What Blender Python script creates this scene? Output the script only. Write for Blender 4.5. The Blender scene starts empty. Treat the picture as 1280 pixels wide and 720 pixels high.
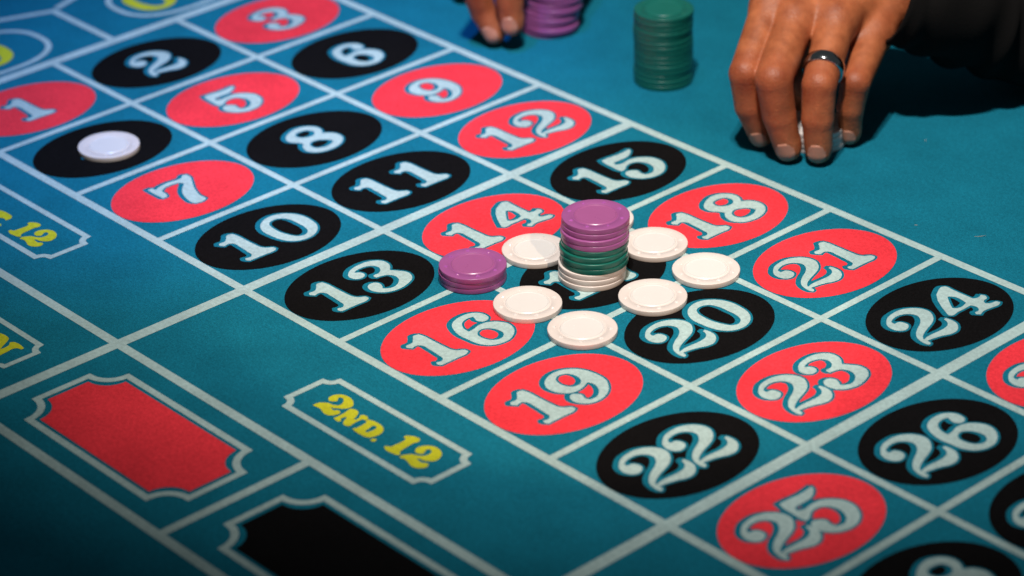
import bpy, bmesh, math, random
import numpy as np
from mathutils import Vector, Matrix
from mathutils.geometry import delaunay_2d_cdt

scene = bpy.context.scene
COL = scene.collection
rng = random.Random(7)
S = 0.085            # metres per layout unit (one row of numbers)
A = 1.2202           # width of a number column in layout units

# ------------------------------------------------------------------ camera
R = [[0.67544, 0.737007, -0.024526], [0.340275, -0.341011, -0.876313], [-0.654213, 0.583551, -0.481117]]
cam = bpy.data.cameras.new('camera')
cam.lens = 95.979
cam.sensor_width = 36.0
cam.clip_start = 0.05
cam.clip_end = 50
cam.dof.use_dof = True
cam.dof.focus_distance = 1.55
cam.dof.aperture_fstop = 5.6
cam_o = bpy.data.objects.new('camera', cam)
COL.objects.link(cam_o)
cam_o.matrix_world = Matrix((
    (R[0][0], -R[1][0], -R[2][0], [1.46579, -0.7986, 0.74918][0]),
    (R[0][1], -R[1][1], -R[2][1], [1.46579, -0.7986, 0.74918][1]),
    (R[0][2], -R[1][2], -R[2][2], [1.46579, -0.7986, 0.74918][2]),
    (0, 0, 0, 1)))
scene.camera = cam_o

# ------------------------------------------------------------------ light
world = bpy.data.worlds.new('World')
scene.world = world
world.use_nodes = True
bg = world.node_tree.nodes['Background']
bg.inputs[0].default_value = (0.62, 0.74, 0.76, 1)
bg.inputs[1].default_value = 0.085

def spot(name, loc, aim, power, col, angle, blend, radius):
    l = bpy.data.lights.new(name, 'SPOT')
    l.energy = power
    l.color = col
    l.spot_size = math.radians(angle)
    l.spot_blend = blend
    l.shadow_soft_size = radius
    o = bpy.data.objects.new(name, l)
    COL.objects.link(o)
    o.location = loc
    o.rotation_euler = (Vector(aim) - Vector(loc)).to_track_quat('-Z', 'Y').to_euler()
    return o

spot('ceiling_spot', (0.66, -0.10, 1.40), (0.355, 0.335, 0), 74, (1.0, 0.965, 0.88), 46.5, 0.97, 0.016)
spot('ceiling_spot', (0.71, -0.04, 1.40), (0.400, 0.370, 0), 41, (1.0, 0.965, 0.88), 50, 0.97, 0.016)
spot('side_spot', (1.42, -0.12, 0.85), (0.43, 0.13, 0), 30, (1.0, 0.74, 0.50), 17, 0.3, 0.008)
spot('blue_spot', (0.22, 0.08, 1.30), (0.075, 0.160, 0), 50, (0.05, 0.31, 1.0), 31, 0.9, 0.03)

scene.view_settings.view_transform = 'Standard'
scene.view_settings.look = 'None'
scene.view_settings.exposure = 0.0
scene.view_settings.gamma = 1.0
scene.view_settings.use_curve_mapping = False

# ------------------------------------------------------------------ helpers
def tag(o, label=None, cat=None, group=None, kind=None):
    if label: o['label'] = label
    if cat: o['category'] = cat
    if group: o['group'] = group
    if kind: o['kind'] = kind
    return o

def empty(name, loc=(0, 0, 0)):
    o = bpy.data.objects.new(name, None)
    COL.objects.link(o)
    o.location = loc
    o.empty_display_size = 0.02
    return o

def link(name, me, parent=None, mat=None):
    o = bpy.data.objects.new(name, me)
    COL.objects.link(o)
    if parent: o.parent = parent
    if mat and not me.materials: me.materials.append(mat)
    return o

def mesh(name, verts, faces, smooth=False):
    me = bpy.data.meshes.new(name)
    me.from_pydata([tuple(map(float, v)) for v in verts], [], [tuple(map(int, f)) for f in faces])
    me.update()
    if smooth:
        me.polygons.foreach_set('use_smooth', [True] * len(me.polygons))
    return me

# ------------------------------------------------------------------ materials
def nt(name):
    m = bpy.data.materials.new(name)
    m.use_nodes = True
    t = m.node_tree
    return m, t, t.nodes['Principled BSDF']

def node(t, kind, **kw):
    n = t.nodes.new(kind)
    for k, v in kw.items():
        if k in n.inputs: n.inputs[k].default_value = v
        else: setattr(n, k, v)
    return n

def felt(name, col, fleck=0.30, cover=0.0):
    """wool baize: short fibres, mottled dye, soft nap"""
    m, t, b = nt(name)
    tc = node(t, 'ShaderNodeTexCoord')
    n1 = node(t, 'ShaderNodeTexNoise', Scale=1150.0, Detail=2.0, Roughness=0.7)
    n2 = node(t, 'ShaderNodeTexNoise', Scale=28.0, Detail=3.0, Roughness=0.6)
    n3 = node(t, 'ShaderNodeTexNoise', Scale=420.0, Detail=1.0)
    for n in (n1, n2, n3): t.links.new(tc.outputs['Object'], n.inputs['Vector'])
    def mr(src, lo, hi, a, c):
        r = node(t, 'ShaderNodeMapRange')
        r.inputs[1].default_value = lo; r.inputs[2].default_value = hi
        r.inputs[3].default_value = a; r.inputs[4].default_value = c
        t.links.new(src, r.inputs[0]); return r.outputs[0]
    f1 = mr(n1.outputs[0], 0.28, 0.72, 1 - fleck, 1 + fleck)
    f2 = mr(n2.outputs[0], 0.3, 0.7, 0.90, 1.10)
    f3 = mr(n3.outputs[0], 0.3, 0.7, 0.9, 1.1)
    mu = node(t, 'ShaderNodeMath', operation='MULTIPLY')
    t.links.new(f1, mu.inputs[0]); t.links.new(f2, mu.inputs[1])
    mu2 = node(t, 'ShaderNodeMath', operation='MULTIPLY')
    t.links.new(mu.outputs[0], mu2.inputs[0]); t.links.new(f3, mu2.inputs[1])
    vm = node(t, 'ShaderNodeVectorMath', operation='SCALE')
    vm.inputs[0].default_value = col
    t.links.new(mu2.outputs[0], vm.inputs['Scale'])
    t.links.new(vm.outputs[0], b.inputs['Base Color'])
    b.inputs['Roughness'].default_value = 1.0
    b.inputs['Specular IOR Level'].default_value = 0.05
    bp = node(t, 'ShaderNodeBump', Strength=0.35, Distance=0.0004)
    t.links.new(n1.outputs[0], bp.inputs['Height'])
    t.links.new(bp.outputs[0], b.inputs['Normal'])
    return m

FELT = felt('teal_felt', (0.006, 0.132, 0.203), 0.36)
RED = felt('red_print', (0.74, 0.036, 0.052), 0.20)
BLACK = felt('black_print', (0.0045, 0.0040, 0.0045), 0.5)
WHITE = felt('pale_print', (0.35, 0.46, 0.465), 0.10)
YELLOW = felt('yellow_print', (0.48, 0.47, 0.025), 0.16)

def plastic(name, col, rough=0.3, mottle=0.05):
    m, t, b = nt(name)
    tc = node(t, 'ShaderNodeTexCoord')
    n = node(t, 'ShaderNodeTexNoise', Scale=160.0, Detail=4.0, Roughness=0.65)
    t.links.new(tc.outputs['Object'], n.inputs['Vector'])
    oi = node(t, 'ShaderNodeObjectInfo')
    mx = node(t, 'ShaderNodeMix', data_type='RGBA')
    mx.inputs[6].default_value = tuple(c * (1 - mottle * 1.6) for c in col) + (1,)
    mx.inputs[7].default_value = tuple(min(1, c * (1 + mottle)) for c in col) + (1,)
    t.links.new(n.outputs[0], mx.inputs[0])
    hs = node(t, 'ShaderNodeHueSaturation')
    r = node(t, 'ShaderNodeMapRange')
    r.inputs[3].default_value = 0.93; r.inputs[4].default_value = 1.03
    t.links.new(oi.outputs['Random'], r.inputs[0])
    t.links.new(r.outputs[0], hs.inputs['Value'])
    t.links.new(mx.outputs[2], hs.inputs['Color'])
    t.links.new(hs.outputs[0], b.inputs['Base Color'])
    rr = node(t, 'ShaderNodeMapRange')
    rr.inputs[3].default_value = rough * 0.8; rr.inputs[4].default_value = rough * 1.3
    t.links.new(n.outputs[0], rr.inputs[0])
    t.links.new(rr.outputs[0], b.inputs['Roughness'])
    bp = node(t, 'ShaderNodeBump', Strength=0.08, Distance=0.0002)
    t.links.new(n.outputs[0], bp.inputs['Height'])
    t.links.new(bp.outputs[0], b.inputs['Normal'])
    return m

CHIP = {
    'white': plastic('white_clay', (0.68, 0.598, 0.58), 0.30, 0.04),
    'purple': plastic('purple_clay', (0.29, 0.076, 0.245), 0.30, 0.06),
    'green': plastic('green_clay', (0.005, 0.108, 0.084), 0.32, 0.08),
}
INLAY = {
    'white': plastic('white_inlay', (0.70, 0.655, 0.65), 0.24, 0.02),
    'purple': plastic('purple_inlay', (0.315, 0.083, 0.240), 0.28, 0.04),
    'green': plastic('green_inlay', (0.007, 0.125, 0.096), 0.30, 0.06),
}
GLINT = {
    'white': plastic('white_emblem', (0.72, 0.66, 0.66), 0.14, 0.0),
    'purple': plastic('purple_emblem', (0.36, 0.09, 0.36), 0.12, 0.0),
    'green': plastic('green_emblem', (0.010, 0.14, 0.10), 0.12, 0.0),
}

# ------------------------------------------------------------------ flat print from outlines
DIGITS = {
 '2': [[(-0.337,0.173),(-0.284,0.209),(-0.22,0.223),(-0.15,0.221),(-0.094,0.199),(-0.051,0.163),(-0.025,0.115),(-0.023,0.061),(-0.052,0.01),(-0.099,-0.032),(-0.152,-0.056),(-0.21,-0.075),(-0.266,-0.097),(-0.308,-0.12),(-0.329,-0.142),(-0.3,-0.135),(-0.262,-0.133),(-0.196,-0.138),(-0.128,-0.14),(-0.081,-0.127),(-0.054,-0.099),(-0.045,-0.064),(-0.016,-0.058),(-0.008,-0.101),(-0.017,-0.158),(-0.051,-0.201),(-0.102,-0.228),(-0.159,-0.225),(-0.215,-0.202),(-0.276,-0.185),(-0.328,-0.176),(-0.339,-0.212),(-0.365,-0.219),(-0.373,-0.196),(-0.37,-0.145),(-0.352,-0.098),(-0.315,-0.059),(-0.262,-0.024),(-0.202,0.005),(-0.152,0.044),(-0.129,0.088),(-0.142,0.127),(-0.177,0.158),(-0.223,0.17),(-0.272,0.163),(-0.307,0.143),(-0.308,0.122),(-0.271,0.118),(-0.253,0.089),(-0.255,0.047),(-0.285,0.021),(-0.334,0.015),(-0.37,0.045),(-0.381,0.095),(-0.364,0.145)]],
 '4': [[(0.25,0.221),(0.289,0.229),(0.314,0.215),(0.315,0.145),(0.314,0.053),(0.315,-0.021),(0.343,-0.033),(0.389,-0.021),(0.403,-0.054),(0.385,-0.087),(0.338,-0.097),(0.322,-0.12),(0.347,-0.14),(0.393,-0.152),(0.402,-0.184),(0.372,-0.199),(0.295,-0.191),(0.231,-0.183),(0.18,-0.199),(0.158,-0.173),(0.173,-0.147),(0.208,-0.148),(0.236,-0.115),(0.225,-0.074),(0.181,-0.076),(0.099,-0.073),(0.035,-0.076),(0.018,-0.055),(0.035,-0.02)], [(0.212,0.105),(0.228,0.093),(0.231,-0.024),(0.14,-0.029),(0.121,-0.01),(0.156,0.039)]],
 '0': [[(0.048,0.162),(0.117,0.218),(0.202,0.235),(0.279,0.211),(0.335,0.156),(0.369,0.08),(0.372,-0.014),(0.352,-0.108),(0.31,-0.167),(0.242,-0.211),(0.164,-0.221),(0.097,-0.199),(0.048,-0.15),(0.022,-0.079),(0.012,0.008),(0.013,0.085)], [(0.135,0.154),(0.178,0.168),(0.234,0.146),(0.261,0.085),(0.265,0.002),(0.263,-0.075),(0.236,-0.137),(0.19,-0.159),(0.149,-0.14),(0.12,-0.082),(0.101,-0.003),(0.103,0.074),(0.112,0.121)]],
 '3': [[(0.044,0.184),(0.088,0.214),(0.157,0.23),(0.233,0.228),(0.301,0.198),(0.336,0.148),(0.334,0.086),(0.285,0.018),(0.314,-0.022),(0.346,-0.074),(0.344,-0.135),(0.31,-0.184),(0.241,-0.219),(0.162,-0.234),(0.088,-0.221),(0.035,-0.188),(0.004,-0.137),(0.002,-0.084),(0.02,-0.051),(0.054,-0.033),(0.097,-0.045),(0.112,-0.081),(0.1,-0.121),(0.083,-0.144),(0.105,-0.166),(0.148,-0.178),(0.199,-0.157),(0.235,-0.121),(0.245,-0.072),(0.225,-0.031),(0.189,-0.012),(0.141,-0.006),(0.139,0.028),(0.15,0.043),(0.188,0.041),(0.228,0.064),(0.247,0.109),(0.226,0.151),(0.172,0.173),(0.12,0.172),(0.09,0.16),(0.119,0.135),(0.124,0.095),(0.099,0.067),(0.05,0.064),(0.019,0.095),(0.014,0.141)]],
 '9': [[(-0.011,0.173),(0.037,0.212),(0.113,0.235),(0.19,0.225),(0.257,0.18),(0.299,0.109),(0.315,0.023),(0.306,-0.066),(0.255,-0.146),(0.188,-0.198),(0.113,-0.219),(0.038,-0.208),(-0.01,-0.167),(-0.03,-0.109),(-0.014,-0.061),(0.017,-0.038),(0.055,-0.055),(0.072,-0.093),(0.057,-0.132),(0.069,-0.165),(0.115,-0.168),(0.163,-0.14),(0.194,-0.097),(0.207,-0.044),(0.195,-0.011),(0.125,-0.038),(0.049,-0.038),(-0.004,-0.003),(-0.035,0.056),(-0.039,0.114)], [(0.087,0.162),(0.125,0.179),(0.173,0.16),(0.198,0.106),(0.183,0.045),(0.145,0.017),(0.098,0.025),(0.071,0.065),(0.067,0.117)]],
 '1': [[(-0.201,0.222),(-0.155,0.214),(-0.146,0.178),(-0.143,0.078),(-0.139,-0.032),(-0.132,-0.092),(-0.109,-0.125),(-0.076,-0.147),(-0.07,-0.185),(-0.096,-0.201),(-0.181,-0.201),(-0.276,-0.2),(-0.318,-0.2),(-0.332,-0.165),(-0.315,-0.14),(-0.275,-0.149),(-0.257,-0.135),(-0.249,-0.081),(-0.242,0.017),(-0.244,0.083),(-0.264,0.102),(-0.309,0.094),(-0.334,0.13),(-0.319,0.157),(-0.266,0.158),(-0.232,0.188)]],
 '5': [[(0.025,0.209),(0.092,0.207),(0.204,0.195),(0.265,0.2),(0.309,0.205),(0.3,0.177),(0.267,0.144),(0.2,0.112),(0.135,0.111),(0.069,0.112),(0.055,0.083),(0.09,0.069),(0.16,0.076),(0.236,0.065),(0.292,0.025),(0.332,-0.04),(0.333,-0.117),(0.291,-0.193),(0.217,-0.247),(0.134,-0.259),(0.059,-0.237),(0.009,-0.193),(-0.019,-0.13),(-0.009,-0.076),(0.027,-0.049),(0.068,-0.062),(0.101,-0.1),(0.09,-0.143),(0.097,-0.181),(0.149,-0.191),(0.2,-0.157),(0.228,-0.099),(0.221,-0.038),(0.191,0.002),(0.141,0.019),(0.089,0.006),(0.052,-0.021),(0.006,-0.029),(-0.001,0.01),(0.003,0.081),(0.007,0.152)]],
 '6': [[(0.078,0.158),(0.132,0.188),(0.206,0.199),(0.274,0.184),(0.319,0.14),(0.329,0.088),(0.316,0.048),(0.281,0.029),(0.244,0.039),(0.226,0.074),(0.235,0.107),(0.244,0.129),(0.205,0.137),(0.148,0.12),(0.107,0.066),(0.1,0.01),(0.131,0.011),(0.208,0.029),(0.275,0.014),(0.328,-0.032),(0.357,-0.098),(0.338,-0.173),(0.288,-0.228),(0.211,-0.264),(0.133,-0.259),(0.068,-0.224),(0.03,-0.156),(0.02,-0.075),(0.016,0.011),(0.035,0.086)], [(0.135,-0.045),(0.178,-0.035),(0.219,-0.062),(0.243,-0.111),(0.239,-0.169),(0.199,-0.201),(0.152,-0.195),(0.122,-0.16),(0.109,-0.112),(0.112,-0.074)]],
 '7': [[(-0.202,0.198),(-0.156,0.2),(-0.151,0.161),(-0.089,0.184),(-0.008,0.189),(0.086,0.18),(0.127,0.211),(0.158,0.2),(0.157,0.152),(0.114,0.065),(0.06,-0.038),(0.028,-0.148),(0.027,-0.217),(-0.01,-0.237),(-0.08,-0.227),(-0.091,-0.196),(-0.081,-0.108),(-0.051,-0.025),(-0.004,0.041),(0.048,0.089),(0.031,0.12),(-0.026,0.134),(-0.1,0.124),(-0.131,0.097),(-0.135,0.045),(-0.153,0.006),(-0.202,-0),(-0.203,0.043),(-0.205,0.116)]],
 '8': [[(0.026,0.173),(0.093,0.216),(0.181,0.239),(0.26,0.215),(0.309,0.152),(0.307,0.083),(0.274,0.034),(0.318,0.003),(0.348,-0.055),(0.339,-0.129),(0.288,-0.188),(0.203,-0.225),(0.112,-0.227),(0.031,-0.195),(-0.007,-0.135),(0.004,-0.065),(0.053,-0.006),(0.036,0.026),(-0.001,0.076),(-0.001,0.131)], [(0.113,0.155),(0.17,0.166),(0.226,0.146),(0.238,0.097),(0.206,0.06),(0.147,0.059),(0.106,0.093),(0.098,0.128)], [(0.094,-0.046),(0.144,-0.029),(0.195,-0.053),(0.232,-0.09),(0.243,-0.128),(0.188,-0.155),(0.123,-0.157),(0.079,-0.126),(0.072,-0.084)]],
}
LETTERS = {
 '2 of 2nd': [[(5.501,-0.615),(5.5,-0.583),(5.517,-0.553),(5.548,-0.528),(5.59,-0.519),(5.618,-0.498),(5.614,-0.469),(5.591,-0.438),(5.563,-0.427),(5.545,-0.438),(5.557,-0.46),(5.573,-0.47),(5.561,-0.489),(5.537,-0.506),(5.512,-0.498),(5.496,-0.467),(5.502,-0.434),(5.528,-0.405),(5.565,-0.391),(5.615,-0.394),(5.656,-0.413),(5.685,-0.443),(5.688,-0.474),(5.668,-0.507),(5.64,-0.528),(5.621,-0.544),(5.591,-0.551),(5.613,-0.556),(5.641,-0.56),(5.658,-0.543),(5.676,-0.539),(5.696,-0.558),(5.691,-0.589),(5.671,-0.616),(5.64,-0.627),(5.597,-0.618),(5.563,-0.606),(5.54,-0.609)]],
 'n': [[(5.71,-0.616),(5.716,-0.59),(5.715,-0.565),(5.711,-0.53),(5.703,-0.492),(5.7,-0.474),(5.719,-0.462),(5.754,-0.459),(5.778,-0.475),(5.798,-0.508),(5.812,-0.539),(5.819,-0.538),(5.826,-0.519),(5.817,-0.495),(5.804,-0.482),(5.814,-0.465),(5.856,-0.462),(5.874,-0.477),(5.87,-0.493),(5.85,-0.501),(5.847,-0.536),(5.852,-0.583),(5.859,-0.608),(5.839,-0.622),(5.809,-0.62),(5.786,-0.598),(5.768,-0.564),(5.759,-0.554),(5.75,-0.575),(5.753,-0.599),(5.769,-0.602),(5.769,-0.621),(5.745,-0.626)]],
 'd': [[(5.89,-0.616),(5.9,-0.599),(5.903,-0.57),(5.899,-0.529),(5.896,-0.507),(5.877,-0.499),(5.88,-0.479),(5.901,-0.469),(5.946,-0.462),(5.994,-0.466),(6.033,-0.484),(6.057,-0.518),(6.061,-0.559),(6.051,-0.594),(6.028,-0.618),(5.99,-0.624),(5.939,-0.625)], [(5.969,-0.581),(5.961,-0.538),(5.954,-0.506),(5.967,-0.493),(5.985,-0.501),(5.995,-0.529),(5.992,-0.558),(5.989,-0.58)]],
 'dot': [[(6.069,-0.621),(6.068,-0.602),(6.089,-0.588),(6.106,-0.609),(6.091,-0.627)]],
 '1 of 12': [[(6.189,-0.613),(6.192,-0.597),(6.216,-0.586),(6.219,-0.552),(6.222,-0.511),(6.221,-0.479),(6.214,-0.461),(6.192,-0.458),(6.187,-0.438),(6.211,-0.414),(6.244,-0.399),(6.28,-0.401),(6.292,-0.421),(6.285,-0.459),(6.289,-0.506),(6.293,-0.546),(6.298,-0.573),(6.311,-0.59),(6.331,-0.601),(6.316,-0.616),(6.276,-0.625),(6.229,-0.629)]],
 '2 of 12': [[(6.35,-0.626),(6.34,-0.599),(6.353,-0.573),(6.376,-0.544),(6.416,-0.528),(6.439,-0.505),(6.446,-0.467),(6.434,-0.441),(6.406,-0.432),(6.396,-0.449),(6.409,-0.473),(6.416,-0.491),(6.399,-0.514),(6.373,-0.516),(6.353,-0.505),(6.339,-0.474),(6.349,-0.439),(6.376,-0.406),(6.416,-0.391),(6.466,-0.397),(6.504,-0.421),(6.525,-0.455),(6.529,-0.495),(6.509,-0.522),(6.476,-0.543),(6.446,-0.548),(6.429,-0.558),(6.459,-0.565),(6.489,-0.566),(6.512,-0.549),(6.53,-0.549),(6.545,-0.578),(6.532,-0.609),(6.505,-0.63),(6.469,-0.636),(6.423,-0.621),(6.386,-0.614)]],
 't of 1st': [[(1.817,-0.516),(1.852,-0.506),(1.907,-0.503),(1.961,-0.509),(1.981,-0.531),(1.979,-0.576),(1.955,-0.566),(1.932,-0.571),(1.913,-0.585),(1.932,-0.656),(1.948,-0.699),(1.982,-0.708),(1.962,-0.727),(1.895,-0.736),(1.838,-0.725),(1.841,-0.708),(1.861,-0.688),(1.851,-0.636),(1.833,-0.585),(1.801,-0.591),(1.8,-0.609),(1.774,-0.618),(1.74,-0.583),(1.732,-0.539),(1.762,-0.519)]],
 'dot of 1st': [[(1.992,-0.659),(1.987,-0.64),(2.005,-0.629),(2.028,-0.645),(2.016,-0.662)]],
 'n of even': [[(3.29,-1.519),(3.33,-1.504),(3.381,-1.495),(3.432,-1.502),(3.465,-1.544),(3.498,-1.6),(3.512,-1.619),(3.516,-1.591),(3.507,-1.551),(3.481,-1.527),(3.493,-1.507),(3.528,-1.496),(3.584,-1.498),(3.611,-1.503),(3.614,-1.525),(3.578,-1.536),(3.567,-1.556),(3.572,-1.6),(3.576,-1.644),(3.58,-1.681),(3.579,-1.714),(3.543,-1.718),(3.494,-1.686),(3.445,-1.62),(3.439,-1.643),(3.45,-1.698),(3.478,-1.702),(3.476,-1.728),(3.417,-1.731),(3.374,-1.724),(3.389,-1.693),(3.368,-1.632),(3.319,-1.565)]],
}

def smooth_loop(L, n=4):
    P = np.array(L, float); m = len(P); out = []
    a = P - np.roll(P, 1, 0); b = np.roll(P, -1, 0) - P
    ang = np.abs(np.arctan2(a[:, 0] * b[:, 1] - a[:, 1] * b[:, 0], (a * b).sum(1)))
    corner = ang > math.radians(62)
    for i in range(m):
        p1, p2 = P[i], P[(i + 1) % m]
        seg = np.linalg.norm(p2 - p1)
        def tan(j):
            if corner[j]: return None
            q0, q1, q2 = P[j - 1], P[j], P[(j + 1) % m]
            l0, l1 = np.linalg.norm(q1 - q0), np.linalg.norm(q2 - q1)
            d = ((q1 - q0) / l0 * l1 + (q2 - q1) / l1 * l0) / (l0 + l1)
            return d * seg
        t1, t2 = tan(i), tan((i + 1) % m)
        if t1 is None and t2 is None: t1 = t2 = p2 - p1
        elif t1 is None: t1 = 1.5 * (p2 - p1) - .5 * t2
        elif t2 is None: t2 = 1.5 * (p2 - p1) - .5 * t1
        for k in range(n):
            s = k / n
            out.append((2*s**3-3*s**2+1)*p1 + (s**3-2*s**2+s)*t1 + (-2*s**3+3*s**2)*p2 + (s**3-s**2)*t2)
    return np.array(out)

def loops_sdf(loops, X, Y):
    d = np.full(X.shape, 1e9); ins = np.zeros(X.shape, bool)
    for L in loops:
        for p, q in zip(L, np.roll(L, -1, 0)):
            e = q - p; wx = X - p[0]; wy = Y - p[1]
            t = np.clip((wx * e[0] + wy * e[1]) / max(e @ e, 1e-12), 0, 1)
            d = np.minimum(d, (wx - t * e[0]) ** 2 + (wy - t * e[1]) ** 2)
            if p[1] != q[1]:
                c = ((p[1] <= Y) != (q[1] <= Y)) & (X < p[0] + (Y - p[1]) / (q[1] - p[1]) * e[0])
                ins ^= c
    d = np.sqrt(d)
    return np.where(ins, -d, d)

def contours(F, xs, ys):
    """marching squares; closed loops of F = 0 (F > 0 on the border)"""
    nxt = {}; pos = {}
    neg = F < 0
    cells = np.argwhere((neg[:-1, :-1] | neg[1:, :-1] | neg[:-1, 1:] | neg[1:, 1:]) & ~(neg[:-1, :-1] & neg[1:, :-1] & neg[:-1, 1:] & neg[1:, 1:]))
    def key(i0, j0, i1, j1):
        k = (i0, j0, i1, j1) if (i0, j0) < (i1, j1) else (i1, j1, i0, j0)
        if k not in pos:
            f0, f1 = F[k[0], k[1]], F[k[2], k[3]]; t = f0 / (f0 - f1)
            pos[k] = (xs[k[0]] + t * (xs[k[2]] - xs[k[0]]), ys[k[1]] + t * (ys[k[3]] - ys[k[1]]))
        return k
    for i, j in cells:
        c = [(i, j), (i + 1, j), (i + 1, j + 1), (i, j + 1)]
        sg = [neg[p] for p in c]
        ent, ext = [], []
        for k in range(4):
            a, b = c[k], c[(k + 1) % 4]
            if sg[k] and not sg[(k + 1) % 4]: ext.append(key(*a, *b))
            if not sg[k] and sg[(k + 1) % 4]: ent.append(key(*a, *b))
        if len(ext) == 1: nxt[ext[0]] = ent[0]
        else:
            for k in range(4):
                a, b, d = c[k], c[(k + 1) % 4], c[k - 1]
                if sg[k]: nxt[key(*a, *b)] = key(*d, *a)
    loops = []
    while nxt:
        s = next(iter(nxt)); cur = s; L = []
        while cur in nxt:
            L.append(pos[cur]); n = nxt.pop(cur); cur = n
        if len(L) > 5: loops.append(np.array(L))
    return loops

def fill(name, loops, z, xf, parent, mat):
    """fill closed loops (holes by nesting) as one flat mesh"""
    pts, edges = [], []
    for L in loops:
        k0 = len(pts); n = len(L)
        pts += [Vector((float(p[0]), float(p[1]))) for p in L]
        edges += [(k0 + i, k0 + (i + 1) % n) for i in range(n)]
    vs, _, fs, *_ = delaunay_2d_cdt(pts, edges, [], 0, 1e-7)
    V = np.array([(v.x, v.y) for v in vs]); F = np.array(fs)
    c = V[F].mean(1)
    inside = np.zeros(len(F), bool)
    for L in loops:
        p, q = L, np.roll(L, -1, 0)
        for (x0, y0), (x1, y1) in zip(p, q):
            if y0 != y1:
                inside ^= ((y0 <= c[:, 1]) != (y1 <= c[:, 1])) & (c[:, 0] < x0 + (c[:, 1] - y0) / (y1 - y0) * (x1 - x0))
    F = F[inside]
    verts = [(*xf(x, y), z) for x, y in V]
    faces = []
    for a, b, c_ in F:
        (x0, y0), (x1, y1), (x2, y2) = verts[a][:2], verts[b][:2], verts[c_][:2]
        ar = (x1 - x0) * (y2 - y0) - (x2 - x0) * (y1 - y0)
        faces.append((a, b, c_) if ar > 0 else (a, c_, b))
    return link(name, mesh(name, verts, faces), parent, mat)

def lay(u, v): return (u * S, v * S)

# ------------------------------------------------------------------ the table top
table = tag(empty('roulette_table'), 'roulette table top of teal felt printed with numbered red and black ovals', 'table')
Z1, Z2 = 0.00018, 0.00030

def box(name, x0, x1, y0, y1, z0, z1, parent, mat):
    v = [(x, y, z) for z in (z0, z1) for y in (y0, y1) for x in (x0, x1)]
    return link(name, mesh(name, v, [(0, 2, 3, 1), (4, 5, 7, 6), (0, 1, 5, 4), (2, 6, 7, 3), (0, 4, 6, 2), (1, 3, 7, 5)]), parent, mat)

box('felt', -1.2, 2.2, -0.9, 1.5, -0.03, 0.0, table, FELT)

def line(pts, w, closed=False, z=Z1, name='printed_line'):
    """a printed line of width w along layout points, mitred"""
    P = np.array(pts, float); n = len(P)
    d = np.roll(P, -1, 0) - P if closed else np.diff(P, axis=0)
    d = d / np.linalg.norm(d, axis=1)[:, None]
    L, Rr = [], []
    for i in range(n):
        if closed: d0, d1 = d[i - 1], d[i]
        else: d0, d1 = d[max(i - 1, 0)], d[min(i, n - 2)]
        m = np.array([-(d0 + d1)[1], (d0 + d1)[0]]); m /= np.linalg.norm(m)
        k = w / 2 / max(0.35, m @ np.array([-d0[1], d0[0]]))
        L.append(P[i] + m * k); Rr.append(P[i] - m * k)
    v = [(*lay(*p), z) for p in L + Rr]
    f = [(n + i, n + (i + 1) % n, (i + 1) % n, i) for i in range(n if closed else n - 1)]
    return link(name, mesh(name, v, f), table, WHITE)

D1, D2 = -1.035, -2.165
VL = [(D2, .068), (D1, .070), (0, .066), (A, .056), (2 * A, .058), (3 * A, .070)]
UL = {k: (.056 if k % 4 else .092) for k in range(13)}
UL[0] = .095
U_END = 12
# long lines, along the rows
for v, w in VL:
    u0 = 0 - UL[0] / 2 if v in (0, A, 2 * A, 3 * A) else 0 - UL[0] / 2
    line([(u0, v), (U_END + .06, v)], w)
# cross lines butt against the long ones
for k in range(U_END + 1):
    for (va, wa), (vb, wb) in zip(VL[:-1], VL[1:]):
        if vb <= D1 and k % 2: continue
        if vb == 0 and k % 4: continue
        if k == 0:
            if (va, vb) == (0, A): line([(-UL[0] / 2 - .0477, -.035), (-UL[0] / 2 - .0477, 3 * A + .037)], .095)
            continue
        w = UL[k]
        if vb <= D1 and k % 4: w = .064
        line([(k, va + wa / 2), (k, vb - wb / 2)], w)
# the two zero boxes with pointed ends
h = 1.5 * A
zl = -UL[0] / 2 - .0955
for s in (0, 1):
    v0 = s * h
    ww = .062
    pts = [(zl, v0 + (0 if s == 0 else 0)), (-.97, v0), (-1.31, v0 + h / 2), (-.97, v0 + h), ]
    if s == 0: line(pts + [(zl, h)], ww)
    else: line([(-.97 - .03, h + .03 * 1.6), (-1.31, v0 + h / 2), (-.97, v0 + h), (zl, v0 + h)], ww)
    th = np.linspace(0, 2 * math.pi, 72, endpoint=False)
    ce, se = np.cos(th), np.sin(th)
    e = 2 / 2.5
    ring = np.stack([-.60 + .385 * np.sign(ce) * np.abs(ce) ** e, v0 + h / 2 + .525 * np.sign(se) * np.abs(se) ** e], 1)
    line(ring, .048, True, name='oval_outline')

GX = np.arange(-.56, .5601, .004); GY = np.arange(-.36, .3601, .004)
XX, YY = np.meshgrid(GX, GY, indexing='ij')
DIG = {k: [smooth_loop(L) for L in v] for k, v in DIGITS.items()}
CENTRE = {k: (min(p[0] for p in v[0]) + max(p[0] for p in v[0])) / 2 for k, v in DIGITS.items()}
sdf_cache = {}
def digit_sdf(ch, dx):
    k = (ch, round(dx, 3))
    if k not in sdf_cache: sdf_cache[k] = loops_sdf([L + [dx, 0] for L in DIG[ch]], XX, YY)
    return sdf_cache[k]

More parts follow.
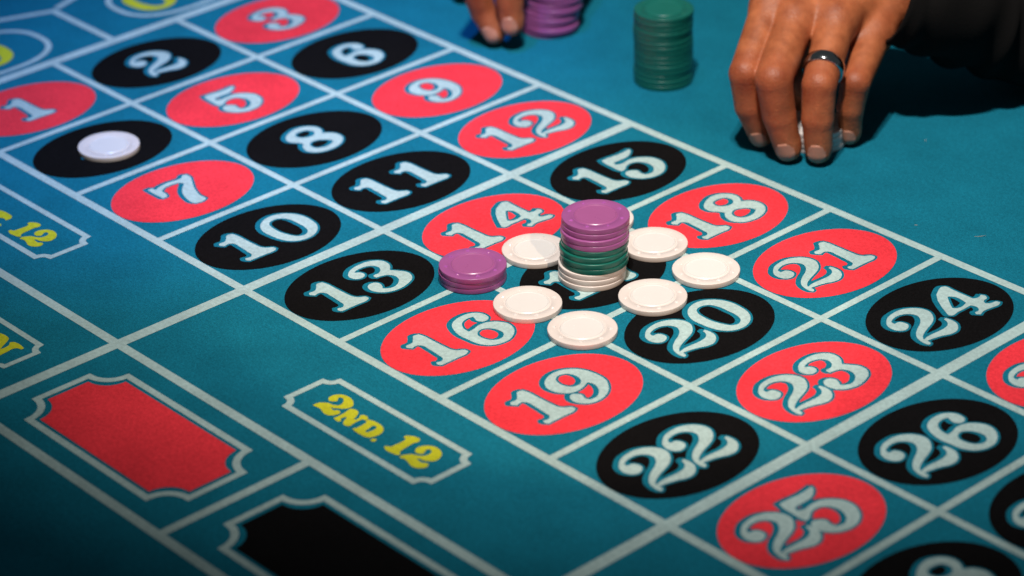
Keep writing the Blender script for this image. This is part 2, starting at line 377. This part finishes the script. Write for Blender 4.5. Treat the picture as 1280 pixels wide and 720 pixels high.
REDS = {1, 3, 5, 7, 9, 12, 14, 16, 18, 19, 21, 23, 25, 27, 30, 32, 34, 36}
th = np.linspace(0, 2 * math.pi, 120, endpoint=False)
for n in range(1, 37):
    u0 = (n - 1) // 3 + .5 + .004; v0 = ((n - 1) % 3 + .5) * A - .013
    s = str(n)
    if len(s) == 1: parts = [(s, -CENTRE[s])]
    else:
        # tens digit sits on the left, units on the right, as traced
        t_dx = 0.0
        if s[0] == '3': t_dx = -.195 - CENTRE['3']
        u_dx = 0.0
        if s[1] == '1': u_dx = .155 - CENTRE['1'] + .02
        if s[1] == '2': u_dx = .175 - CENTRE['2']
        if s[1] == '7': u_dx = .150 - CENTRE['7']
        parts = [(s[0], t_dx), (s[1], u_dx)]
    d = np.minimum.reduce([digit_sdf(*p) for p in parts])
    # sampled shift gives the thicker printed shade on one side of each figure
    k = 4
    sh = np.roll(np.roll(d, -k, 0), k, 1)
    o = np.minimum(d - .012, sh - .010)
    cut = contours(o, GX, GY)
    num = contours(d + .0045, GX, GY)
    xf = lambda x, y, u0=u0, v0=v0: lay(u0 - y, v0 + x)
    ell = np.stack([.559 * np.cos(th), .417 * np.sin(th)], 1)
    isred = n in REDS
    ov = fill('red_oval' if isred else 'black_oval', [ell] + cut, Z1, xf, table, RED if isred else BLACK)
    g = fill('number', num, Z1, xf, ov, WHITE)
    g['label'] = 'printed number %d' % n

def letters(name, loops, label=None, dx=0, dy=0, sc=1.0, c=(0, 0)):
    L = [smooth_loop([((p[0] - c[0]) * sc + c[0] + dx, (p[1] - c[1]) * sc + c[1] + dy) for p in q]) for q in loops]
    o = fill(name, L, Z1, lay, table, YELLOW)
    if label: o['label'] = label
    return o

for k, lab in (('2 of 2nd', 'yellow figure 2'), ('n', 'yellow letter N'), ('d', 'yellow letter D'), ('dot', 'yellow full stop'), ('1 of 12', 'yellow figure 1'), ('2 of 12', 'yellow figure 2')):
    letters('letter', LETTERS[k], lab)
# first dozen: same 12, four rows back; its T and full stop
for k, lab in (('1 of 12', 'yellow figure 1'), ('2 of 12', 'yellow figure 2')):
    letters('letter', LETTERS[k], lab, dx=-4.060, dy=-.036)
letters('letter', LETTERS['t of 1st'], 'yellow letter T')
letters('letter', LETTERS['dot of 1st'], 'yellow full stop')
letters('letter', LETTERS['n of even'], 'yellow letter N')
# yellow noughts of the zero boxes: read along the columns, tops towards the wheel
def nought(vc, uc, sc, label):
    loops = [np.stack([-(L[:, 1] - .007) * sc + uc, (L[:, 0] - .192) * sc * 1.05 + vc], 1) for L in DIG['0']]
    o = fill('letter', loops, Z1, lay, table, YELLOW); o['label'] = label
nought(h / 2, -.60, 1.12, 'yellow figure 0')
nought(h * 1.5 - .20, -.60, 1.08, 'yellow figure 0')
nought(h * 1.5 + .22, -.60, 1.08, 'yellow figure 0')

def ticket(uc, vc, hu, hv, r):
    """rectangle with scooped corners"""
    P = []
    for su, sv, a0 in ((1, -1, 90), (1, 1, 180), (-1, 1, 270), (-1, -1, 0)):
        cu, cv = uc + su * hu, vc + sv * hv
        P0 = []
        ns = 9 if r > .1 else 5
        for k in range(ns):
            a = math.radians(k / (ns - 1) * 90)
            P0.append((r * math.sin(a), r * math.cos(a)))
        q = [(cu - su * x, cv - sv * y) for x, y in P0]
        if su * sv < 0: q = q[::-1]
        P += q
    P = np.array(P)
    x, y = P[:, 0], P[:, 1]
    if (x * np.roll(y, -1) - np.roll(x, -1) * y).sum() < 0: P = P[::-1]
    return P
for uc in (2, 6):
    line(ticket(uc, -.522, .685 if uc != 2 else .675, .215, .075), .046, True, name='ticket_outline')
line(ticket(3.02, -1.60, .70, .195, .07), .042, True, name='ticket_outline')
for uc, name, m in ((5.01, 'red_diamond_field', RED), (7.0, 'black_diamond_field', BLACK)):
    line(ticket(uc, -1.605, .80, .375, .175), .048, True, name='ticket_outline')
    fill('red_field' if m is RED else 'black_field', [ticket(uc, -1.605, .745, .325, .17)], Z1, lay, table, m)

# ------------------------------------------------------------------ chips
CR, CH = 0.0195, 0.0033
prof = [(0, CH - .00012), (.0111, CH - .00012), (.0114, CH - .00012), (.0116, CH + .00018), (.0122, CH + .00018), (.0125, CH - .00030), (.0129, CH - .00050), (.0133, CH - .00045), (.0137, CH - .00005),
        (.0172, CH), (.0189, CH), (.01930, CH - .00008), (.01945, CH - .00022), (CR, CH - .00045), (CR, .00045), (.01945, .00022), (.01930, .00008), (.0189, 0), (0, 0)]
def lathe(name, prof, n=72):
    verts, faces, rows = [], [], []
    for r, z in prof:
        if r == 0: rows.append([len(verts)]); verts.append((0, 0, z))
        else:
            rows.append(list(range(len(verts), len(verts) + n)))
            verts += [(r * math.cos(2 * math.pi * k / n), r * math.sin(2 * math.pi * k / n), z) for k in range(n)]
    for a, b in zip(rows[:-1], rows[1:]):
        for k in range(n):
            k2 = (k + 1) % n
            if len(a) == 1: faces.append((a[0], b[k], b[k2]))
            elif len(b) == 1: faces.append((a[k], b[0], a[k2]))
            else: faces.append((a[k], b[k], b[k2], a[k2]))
    return mesh(name, verts, faces, True)
chip_me = {}
for c in CHIP:
    chip_me[c] = lathe('poker_chip', prof)
    chip_me[c].materials.append(CHIP[c]); chip_me[c].materials.append(INLAY[c])
    for p in chip_me[c].polygons:
        if p.center.z > CH * .5 and math.hypot(p.center.x, p.center.y) < .0126: p.material_index = 1

def suit_outline(kind):
    if kind == 'diamond': return [(0, 1), (.3, .45), (.7, 0), (.3, -.45), (0, -1), (-.3, -.45), (-.7, 0), (-.3, .45)]
    if kind == 'heart': return [(0, -1), (.55, -.3), (.9, .2), (.85, .65), (.5, .85), (.15, .7), (0, .4), (-.15, .7), (-.5, .85), (-.85, .65), (-.9, .2), (-.55, -.3)]
    if kind == 'spade': return [(0, 1), (.5, .4), (.9, -.1), (.75, -.5), (.4, -.55), (.12, -.35), (.35, -1), (-.35, -1), (-.12, -.35), (-.4, -.55), (-.75, -.5), (-.9, -.1), (-.5, .4)]
    return [(0, 1), (.38, .8), (.35, .35), (.75, .35), (.95, 0), (.75, -.4), (.35, -.4), (.1, -.2), (.3, -1), (-.3, -1), (-.1, -.2), (-.35, -.4), (-.75, -.4), (-.95, 0), (-.75, .35), (-.35, .35), (-.38, .8)]
suit_me = {}
for c in CHIP:
    for s in ('diamond', 'heart', 'spade', 'club'):
        P = suit_outline(s); n = len(P); k = .0014
        v = [(x * k, y * k, 0) for x, y in P] + [(x * k * .72, y * k * .72, .00028) for x, y in P]
        f = [(i, (i + 1) % n, n + (i + 1) % n, n + i) for i in range(n)] + [tuple(range(n, 2 * n))]
        me = mesh(s + '_emblem', v, f); me.materials.append(GLINT[c]); suit_me[c, s] = me

def chip(col, x, y, z, label, group, marks=False):
    o = link('poker_chip', chip_me[col])
    o.location = (x, y, z)
    o.rotation_euler = (0, 0, rng.uniform(0, 6.28))
    tag(o, label, 'poker chip', group)
    if marks:
        for k in range(8):
            s = ('diamond', 'heart', 'spade', 'club')[k % 4]
            e = link('embossed_' + s, suit_me[col, s], o)
            a = k * math.pi / 4
            e.location = (.0156 * math.cos(a), .0156 * math.sin(a), CH - .00003)
            e.rotation_euler = (0, 0, a - math.pi / 2)
    return o

gx, gy = .0435, .0495
cx, cy = .4692, .1530
flat = [
    (.4261, .1477, 'white chip left of the tall stack, half in its shade, on the 14 oval edge'),
    (.4249, .2022, 'white chip almost hidden behind the tall stack, only its right rim showing'),
    (.4697, .2023, 'white chip touching the right side of the tall stack, overlapping the red 18 oval'),
    (.5132, .2005, 'white chip of the ring around the tall stack closest to the red 21 oval'),
    (.5140, .1565, 'white chip on the line between 17 and 20, just above the printed 20'),
    (.5130, .1026, 'white chip just above the red 19 oval, nearest the camera of the ring'),
    (.4702, .1009, 'white chip overlapping the top right of the red 16 oval'),
]
for x, y, lab in flat:
    chip('white', x, y, Z1 + .00004, lab, 'single white chips around the number 17', True)
chip('white', .1317, .0528, Z1 + .00004, 'lone white chip covering the number in the black 4 oval', None, True)

ORD = ['topmost', 'second', 'third', 'fourth', 'fifth', 'sixth', 'seventh', 'eighth', 'ninth', 'tenth', 'eleventh', 'twelfth', 'thirteenth', 'fourteenth', 'fifteenth', 'sixteenth']
def nth(i, col, where):
    return ('topmost %s chip %s' if i == 0 else ORD[i] + ' %s chip from the top %s') % (col, where)
def stack(cols, base, jit, where, group, lean=(0, 0), marks_top=True, overall=False):
    n = len(cols)
    for i, c in enumerate(cols):
        t = i / max(1, n - 1)
        jx, jy = rng.uniform(-jit, jit), rng.uniform(-jit, jit)
        below = sum(1 for k in cols[i + 1:] if k == c)
        chip(c, base[0] + lean[0] * t + jx, base[1] + lean[1] * t + jy, Z1 + .00004 + i * (CH + .00003), nth(below, c, where), group, marks_top and i == n - 1)

stack(['white'] * 3 + ['green'] * 4 + ['purple'] * 4, (.4698, .1521), .0007, 'of the tall mixed stack', 'chips of the tall mixed stack', (-.0029, .0057))
stack(['purple'] * 3, (.4230, .1015), .0004, 'of the short purple stack', 'chips of the short purple stack')
stack(['green'] * 15, (.3066, .3743), .0004, 'of the far all green stack', 'chips of the far green stack', (-.001, .001))
stack(['purple'] * 9, (.1912, .3805), .0014, 'of the purple stack beside two fingertips', 'chips of the far purple stack', (.001, .003))

# ------------------------------------------------------------------ the player's hands
LEFT = {'index': [(423.9, 342.2, 10.0, 8.0), (420.5, 335.2, 31.0, 9.4), (418.9, 332.7, 53.0, 10.8), (394.7, 380.6, 76.0, 12.5)], 'middle': [(447.7, 341.3, 9.0, 8.6), (443.3, 337.3, 31.0, 10.4), (440.6, 334.5, 55.0, 12), (414.7, 381.0, 71.0, 13.5)], 'ring': [(463.3, 351.9, 9.0, 8.4), (462.1, 351.5, 30.0, 9.9), (460.1, 354.3, 51.0, 11.2), (433.2, 399.0, 71.0, 13)], 'pinky': [(459.7, 385.0, 8.0, 7), (460.5, 383.8, 26.0, 8.4), (462.0, 385.7, 43.0, 9.8), (441.1, 427.7, 58.0, 12)], 'thumb': [(418.8, 391.4, 14.0, 9), (414.8, 376.2, 36.0, 10.5), (401.6, 390.0, 55.0, 12.5), (385.8, 456.6, 66.0, 16)], 'wrist': [(406.6, 456.8, 84.0, 17), (412.2, 458.1, 83.0, 17), (416.9, 461.4, 79.0, 17), (418.6, 468.4, 73.0, 17)], 'forearm': [(413.3, 461.7, 79.0, 21), (457.9, 468.8, 82.0, 24)], 'sleeve': [(447.7, 436.0, 84.0, 32), (461.9, 456.6, 76.0, 35), (468.6, 497.2, 58.0, 38), (487.7, 535.7, 43.0, 41), (552.8, 548.7, 46.0, 46), (653.4, 587.4, 62.0, 60)], 'stack': [(441.2, 373.9, 0.0)]}
RIGHT = {'index': [(198.3, 376.3, 40.0, 8), (190.9, 382.0, 52.0, 9), (179.1, 392.0, 68.0, 10), (143.1, 430.6, 76.0, 12)], 'middle': [(200.0, 337.1, 19.0, 8.2), (197.9, 337.4, 34.0, 9.2), (197.6, 336.9, 52.0, 10), (169.3, 381.8, 70.0, 12)], 'ring': [(187.0, 332.6, 10.0, 7.8), (178.6, 330.5, 24.0, 8.9), (176.7, 324.2, 44.0, 9.8), (152.3, 373.5, 66.0, 12)], 'pinky': [(115.1, 367.4, 11.0, 6.5), (111.8, 366.5, 26.0, 7.5), (109.2, 369.4, 40.0, 8.5), (116.6, 384.6, 58.0, 11)], 'thumb': [(194.2, 396.4, 24.0, 8.5), (179.6, 418.2, 36.0, 10), (148.9, 447.8, 52.0, 12), (100.9, 468.6, 70.0, 15)], 'wrist': [(87.3, 467.5, 82.0, 16), (81.9, 461.5, 81.0, 16), (77.7, 455.9, 79.0, 16), (71.8, 451.8, 75.0, 16)], 'forearm': [(78.9, 459.5, 79.0, 21), (22.3, 494.4, 90.0, 25)], 'sleeve': [(63.5, 468.4, 85.0, 33), (-23.1, 527.6, 90.0, 38), (-132.8, 601.6, 100.0, 46), (-276.3, 702.8, 110.0, 55)]}

def J(t): return np.array(t[:3], float) / 1000.0

def cone(P, a, b, r1, r2):
    ba = b - a; pa = P - a
    t = np.clip((pa @ ba) / (ba @ ba), 0, 1)
    q = pa - t[..., None] * ba
    return np.sqrt((q * q).sum(-1)) - (r1 + t * (r2 - r1))

def smin(a, b, k):
    h_ = np.maximum(k - np.abs(a - b), 0) / k
    return np.minimum(a, b) - h_ * h_ * k * .25

def smax(a, b, k): return -smin(-a, -b, k)

VIEW_FRONT = np.array([.746, -.666, 0.0])     # from the player's side towards the near edge of the table

class Hand:
    def __init__(s, D): s.D = D; s.fingers = [f for f in ('index', 'middle', 'ring', 'pinky', 'thumb')]
    def frame(s, f, i):
        """axis and dorsal direction of finger segment i (0 = fingertip)"""
        a, b = J(s.D[f][i]), J(s.D[f][i + 1])
        ax = (a - b) / np.linalg.norm(a - b)
        pa, pb = J(s.D[f][0]), J(s.D[f][3])
        # dorsal: on the outer side of the finger's bend, made perpendicular to the segment
        m = (J(s.D[f][2]) - (pa + pb) / 2)
        if f == 'thumb': m = np.array([-.3, .2, .9])
        d = m - ax * (m @ ax)
        return ax, d / np.linalg.norm(d)
    def sdf(s, P):
        D = s.D; fing = None
        for f in s.fingers:
            j = [J(t) for t in D[f]]; r = [t[3] / 1000 for t in D[f]]
            d = cone(P, j[3], j[2], r[3] * .95, r[2] * .95)
            d = smin(d, cone(P, j[2], j[1], r[2] * .96, r[1] * 1.0), .0010)
            d = smin(d, cone(P, j[1], j[0], r[1] * 1.0, r[0] * .98), .0012)
            ax, do = s.frame(f, 1)
            ax0, do0 = s.frame(f, 0)
            # fleshy fingertip pad
            k = j[0] - do0 * r[0] * .22 - ax0 * r[0] * .4
            d = smin(d, np.sqrt(((P - k) ** 2).sum(-1)) - r[0] * .90, .003)
            # skin folds over the middle joint and the end joint
            for jj, aa, dd, rr, n, w, amp in ((j[2], ax, do, r[2], 3, .0026, .00024), (j[1], ax0, do0, r[1], 2, .0022, .00016)):
                q = P - jj
                t = q @ aa; side = q @ dd
                m = np.exp(-(t / (w * n * .55)) ** 2) * np.clip(side / rr, 0, 1)
                d = d + amp * m * (np.cos(t / w * 2 * math.pi) * .5 + .5)
            fing = d if fing is None else smin(fing, d, .0014)
        palm = None
        W_ = D['wrist']
        for i, f in enumerate(('index', 'middle', 'ring', 'pinky')):
            a, b = J(D[f][3]), J(W_[i])
            d = cone(P, a, b, D[f][3][3] / 1000 * .95, W_[i][3] / 1000 * .95)
            palm = d if palm is None else smin(palm, d, .011)
            # tendon ridge
            up = np.array([0, 0, 1.0])
            d = cone(P, a + up * .0030 , a + (b - a) * .75 + up * .0025, D[f][3][3] / 1000 * .80, .0125)
            palm = smin(palm, d, .003)
        # heel of the hand and flesh under the knuckles
        c = sum(J(D[f][3]) for f in ('index', 'middle', 'ring', 'pinky')) / 4
        w = sum(J(t) for t in W_) / 4
        palm = smin(palm, cone(P, c * .8 + w * .2 - [0, 0, .012], w - [0, 0, .008], .016, .017), .014)
        palm = smin(palm, cone(P, J(D['thumb'][2]), J(D['thumb'][3]), D['thumb'][2][3] / 1000, D['thumb'][3][3] / 1000), .014)
        palm = smin(palm, cone(P, J(D['forearm'][0]), J(D['forearm'][1]), D['forearm'][0][3] / 1000, D['forearm'][1][3] / 1000), .02)
        return smin(palm, fing, .007)

def surface_nets(fn, lo, hi, h_):
    n = np.ceil((np.array(hi) - lo) / h_).astype(int) + 1
    ax = [lo[i] + np.arange(n[i]) * h_ for i in range(3)]
    F = np.empty(n, np.float32)
    for i in range(0, n[0], 16):
        G = np.stack(np.meshgrid(ax[0][i:i + 16], ax[1], ax[2], indexing='ij'), -1)
        F[i:i + 16] = fn(G)
    neg = F < 0
    cnt = sum(neg[a:n[0] - 1 + a, b:n[1] - 1 + b, c:n[2] - 1 + c].astype(np.int8) for a in (0, 1) for b in (0, 1) for c in (0, 1))
    act = (cnt > 0) & (cnt < 8)
    idx = np.full(act.shape, -1, int); cells = np.argwhere(act); idx[act] = np.arange(len(cells))
    acc = np.zeros((len(cells), 3)); num = np.zeros(len(cells))
    for d in range(3):
        o1, o2 = [k for k in range(3) if k != d]
        for a in (0, 1):
            for b in (0, 1):
                p = cells.copy(); p[:, o1] += a; p[:, o2] += b
                q = p.copy(); q[:, d] += 1
                f0 = F[tuple(p.T)]; f1 = F[tuple(q.T)]
                m = (f0 < 0) != (f1 < 0)
                t = np.where(m, f0 / np.where(m, f0 - f1, 1), 0)
                pt = p.astype(float); pt[:, d] += t
                acc[m] += pt[m]; num[m] += 1
    V = lo + acc / num[:, None] * h_
    faces = []
    for d in range(3):
        o1, o2 = (d + 1) % 3, (d + 2) % 3
        sl0 = [slice(None)] * 3; sl1 = [slice(None)] * 3
        sl0[d] = slice(0, -1); sl1[d] = slice(1, None)
        ch = neg[tuple(sl0)] != neg[tuple(sl1)]
        e = np.argwhere(ch)
        e = e[(e[:, o1] > 0) & (e[:, o2] > 0) & (e[:, o1] < n[o1] - 1) & (e[:, o2] < n[o2] - 1)]
        flip = neg[tuple(e.T)]
        def at(da, db):
            p = e.copy(); p[:, o1] -= da; p[:, o2] -= db
            return idx[tuple(p.T)]
        q = np.stack([at(1, 1), at(0, 1), at(0, 0), at(1, 0)], 1)
        q[~flip] = q[~flip][:, ::-1]
        faces.append(q)
    return V, np.concatenate(faces)

def skin_material():
    m, t, b = nt('skin')
    tc = node(t, 'ShaderNodeTexCoord')
    n1 = node(t, 'ShaderNodeTexNoise', Scale=70.0, Detail=4.0, Roughness=0.6)
    n2 = node(t, 'ShaderNodeTexNoise', Scale=700.0, Detail=3.0, Roughness=0.6)
    v = node(t, 'ShaderNodeTexVoronoi', Scale=900.0)
    for n in (n1, n2, v): t.links.new(tc.outputs['Object'], n.inputs['Vector'])
    r = node(t, 'ShaderNodeValToRGB')
    r.color_ramp.elements[0].position = 0.3; r.color_ramp.elements[0].color = (0.25, 0.062, 0.022, 1)
    r.color_ramp.elements[1].position = 0.72; r.color_ramp.elements[1].color = (0.52, 0.158, 0.062, 1)
    t.links.new(n1.outputs[0], r.inputs[0])
    at = node(t, 'ShaderNodeAttribute', attribute_name='knuckle')
    n3 = node(t, 'ShaderNodeTexNoise', Scale=260.0, Detail=4.0, Roughness=0.7)
    t.links.new(tc.outputs['Object'], n3.inputs['Vector'])
    mk = node(t, 'ShaderNodeMath', operation='MULTIPLY'); t.links.new(at.outputs['Fac'], mk.inputs[0]); t.links.new(n3.outputs[0], mk.inputs[1])
    mx = node(t, 'ShaderNodeMix', data_type='RGBA'); t.links.new(mk.outputs[0], mx.inputs[0])
    t.links.new(r.outputs[0], mx.inputs[6]); mx.inputs[7].default_value = (0.30, 0.052, 0.022, 1)
    t.links.new(mx.outputs[2], b.inputs['Base Color'])
    b.inputs['Roughness'].default_value = 0.5
    b.inputs['Specular IOR Level'].default_value = 0.42
    b.inputs['Subsurface Weight'].default_value = 0.12
    b.inputs['Subsurface Radius'].default_value = (1.0, 0.35, 0.18)
    b.inputs['Subsurface Scale'].default_value = 0.003
    ad = node(t, 'ShaderNodeMath', operation='ADD')
    t.links.new(n2.outputs[0], ad.inputs[0]); t.links.new(v.outputs[0], ad.inputs[1])
    bp = node(t, 'ShaderNodeBump', Strength=0.4, Distance=0.0005)
    t.links.new(ad.outputs[0], bp.inputs['Height']); t.links.new(bp.outputs[0], b.inputs['Normal'])
    return m
SKIN = skin_material()
NAIL, t_, b_ = nt('fingernail')
b_.inputs['Base Color'].default_value = (0.50, 0.22, 0.15, 1); b_.inputs['Roughness'].default_value = 0.28
CLOTH, t_, b_ = nt('black_cloth')
tc_ = node(t_, 'ShaderNodeTexCoord'); n_ = node(t_, 'ShaderNodeTexNoise', Scale=600.0, Detail=3.0)
t_.links.new(tc_.outputs['Object'], n_.inputs['Vector'])
bp_ = node(t_, 'ShaderNodeBump', Strength=0.4, Distance=0.0006); t_.links.new(n_.outputs[0], bp_.inputs['Height']); t_.links.new(bp_.outputs[0], b_.inputs['Normal'])
b_.inputs['Base Color'].default_value = (0.0035, 0.0028, 0.0028, 1); b_.inputs['Roughness'].default_value = 0.9
b_.inputs['Specular IOR Level'].default_value = 0.15
METAL, t_, b_ = nt('polished_dark_metal')
b_.inputs['Base Color'].default_value = (0.42, 0.43, 0.45, 1); b_.inputs['Metallic'].default_value = 1.0; b_.inputs['Roughness'].default_value = 0.12

person = tag(empty('person', (0.42, 0.55, 0)), 'person reaching in from the far side, dark sleeve, band ring, fingers on the chips', 'person')
INV = Matrix.Translation(-Vector((0.42, 0.55, 0)))
def own(name, me, parent, mat):
    o = link(name, me, parent, mat)
    if parent is person: o.location = (-0.42, -0.55, 0)
    return o

def build_hand(D, name):
    H = Hand(D)
    pts = np.array([J(t) for k, v in D.items() if k not in ('sleeve', 'stack') for t in v])
    lo, hi = pts.min(0) - .026, pts.max(0) + .026
    V, Fc = surface_nets(H.sdf, lo, hi, .0011)
    me = mesh(name, V, Fc, True)
    kn = np.zeros(len(V), np.float32)
    for f in H.fingers[:4]:
        for q, w in ((2, 1.0), (1, .7), (3, .5)):
            kn = np.maximum(kn, w * np.exp(-(np.linalg.norm(V - J(D[f][q]), axis=1) / (D[f][q][3] / 1000 * 1.25)) ** 4))
    at = me.attributes.new('knuckle', 'FLOAT', 'POINT'); at.data.foreach_set('value', kn)
    o = own(name, me, person, SKIN)
    # nails: thin curved plates laid on the back of each fingertip
    for f in ('index', 'middle', 'ring', 'pinky', 'thumb'):
        ax, do = H.frame(f, 0)
        c = J(D[f][0]); r = D[f][0][3] / 1000
        sd = np.cross(ax, do)
        nu, nv = 9, 9
        org, dirs, lift = [], [], []
        for i in range(nu):
            for k in range(nv):
                a = (i / (nu - 1) * 2 - 1); b = (k / (nv - 1) * 2 - 1)
                wid = .74 * (1 - .18 * max(0, b) ** 3 - .25 * max(0, -b) ** 4)   # rounded outline
                phi = a * wid * 1.05
                along = b * r * .82 + r * .10
                dirs.append(do * math.cos(phi) + sd * math.sin(phi))
                org.append(c + ax * (along - r * .15 - (a * a) * r * .12 * (1 if b > 0 else -1)))
                lift.append(-.00012 + .00036 * (.5 + .5 * b) + .00016 * (1 - a * a))
        org, dirs, lift = np.array(org), np.array(dirs), np.array(lift)
        t = np.full(len(org), r * 1.9)
        for _ in range(18): t -= H.sdf(org + dirs * t[:, None]) * .9        # march from outside onto the skin
        vs = org + dirs * (np.maximum(t, r * .3) + lift)[:, None]
        n = nu * nv
        under = vs - do * .0006
        fs = []
        for i in range(nu - 1):
            for k in range(nv - 1):
                q = (i * nv + k, (i + 1) * nv + k, (i + 1) * nv + k + 1, i * nv + k + 1)
                fs += [q, tuple(n + x for x in q[::-1])]
        rim = [i * nv for i in range(nu)] + [(nu - 1) * nv + k for k in range(1, nv)] + [i * nv + nv - 1 for i in range(nu - 2, -1, -1)] + [k for k in range(nv - 2, 0, -1)]
        for a, b in zip(rim, rim[1:] + rim[:1]): fs.append((a, n + a, n + b, b))
        own('fingernail', mesh('fingernail', np.concatenate([vs, under]), fs, True), o, NAIL)
    return H

def build_sleeve(D, seed):
    pts = [J(t) for t in D['sleeve']]; rad = [t[3] / 1000 for t in D['sleeve']]
    # resample along the arm
    P, Q = [], []
    for i in range(len(pts) - 1):
        for k in range(10):
            s_ = k / 10; P.append(pts[i] * (1 - s_) + pts[i + 1] * s_); Q.append(rad[i] * (1 - s_) + rad[i + 1] * s_)
    P.append(pts[-1]); Q.append(rad[-1]); P = np.array(P); Q = np.array(Q)
    for _ in range(4): P[1:-1] = (P[:-2] + 2 * P[1:-1] + P[2:]) / 4
    rg = np.random.default_rng(seed)
    ph = rg.uniform(0, 6.28, 8)
    n = 48; verts = []; faces = []
    for layer in (0, 1):
        for i in range(len(P)):
            t = P[min(i + 1, len(P) - 1)] - P[max(i - 1, 0)]; t /= np.linalg.norm(t)
            up = np.array([0, 0, 1.0]); up -= t * (t @ up); up /= np.linalg.norm(up); sd = np.cross(t, up)
            for k in range(n):
                a = 2 * math.pi * k / n
                w = .05 * math.sin(2 * a + ph[0] + i * .35) * math.sin(i * .5 + ph[1]) + .035 * math.sin(3 * a + ph[2] - i * .8) + .03 * math.sin(i * 1.1 + ph[3] + math.sin(a + ph[4]) * 2)
                r = Q[i] * (1 + w * min(1, i / 5)) - (.0018 if layer else 0)
                if i < 2 and not layer: r += .0006
                verts.append(P[i] + (up * math.cos(a) + sd * math.sin(a)) * r)
    m = len(P) * n
    for i in range(len(P) - 1):
        for k in range(n):
            k2 = (k + 1) % n
            q = (i * n + k, i * n + k2, (i + 1) * n + k2, (i + 1) * n + k)
            faces += [q, tuple(m + x for x in q[::-1])]
    for k in range(n):
        k2 = (k + 1) % n
        faces.append((k, m + k, m + k2, k2))
        e = (len(P) - 1) * n
        faces.append((e + k, e + k2, m + e + k2, m + e + k))
    V = np.array(verts); V[:, 2] = np.maximum(V[:, 2], .0005)
    own('sleeve', mesh('sleeve', V, faces, True), person, CLOTH)

HL = build_hand(LEFT, 'left_hand')
HR = build_hand(RIGHT, 'right_hand')
build_sleeve(LEFT, 3); build_sleeve(RIGHT, 5)

# ring on the left hand
a, b = J(LEFT['ring'][2]), J(LEFT['ring'][3])
ra, rb = LEFT['ring'][2][3] / 1000, LEFT['ring'][3][3] / 1000
tt = .27
c = a + (b - a) * tt; rr = (ra + (rb - ra) * tt) * .93 + .0006
prof_r = [(rr - .0006, -.0040), (rr + .0006, -.0041), (rr + .0012, -.0032), (rr + .0016, 0), (rr + .0012, .0032), (rr + .0006, .0041), (rr - .0006, .0040), (rr - .0006, -.0040)]
me = lathe('ring', prof_r, 64)
q = Vector(b - a).to_track_quat('Z', 'Y').to_matrix().to_4x4()
me.transform(Matrix.Translation(Vector(c)) @ q)
own('ring', me, person, METAL)

st = J(LEFT['stack'][0])
stack(['white'] * 4, (st[0], st[1]), .0005, 'of the white stack under the ringed hand', 'white chips held under the hand')

# lint caught on the nap
LINTS = [(0.5953, 0.3459, 0.9, 0.0065, 'pale curved lint thread on the bare felt above the black 24 oval'), (0.4895, 0.4231, 2.2, 0.003, 'short pale lint speck in front of the arm shadow on bare felt'), (0.5597, 0.3305, 0.3, 0.0022, 'tiny pale lint speck on bare felt above the red 21 oval')]
LINT, t_, b_ = nt('lint')
b_.inputs['Base Color'].default_value = (0.42, 0.38, 0.30, 1); b_.inputs['Roughness'].default_value = 0.9
for (x, y, a, ln, lab) in LINTS:
    n = 9; vs, fs = [], []
    for i in range(n):
        t = i / (n - 1) - .5
        px_, py_ = x + ln * t * math.cos(a) - ln * .25 * t * t * math.sin(a), y + ln * t * math.sin(a) + ln * .25 * t * t * math.cos(a)
        r = .00016 * (1 - abs(t) * 1.2)
        for k in range(5):
            q = 2 * math.pi * k / 5
            vs.append((px_ - r * math.cos(q) * math.sin(a), py_ + r * math.cos(q) * math.cos(a), .00016 + .0003 * (t + .5) + r * math.sin(q)))
    for i in range(n - 1):
        for k in range(5): fs.append((i * 5 + k, i * 5 + (k + 1) % 5, (i + 1) * 5 + (k + 1) % 5, (i + 1) * 5 + k))
    o = link('lint', mesh('lint', vs, fs, True), None, LINT)
    tag(o, lab, 'lint', 'bits of lint on the felt')
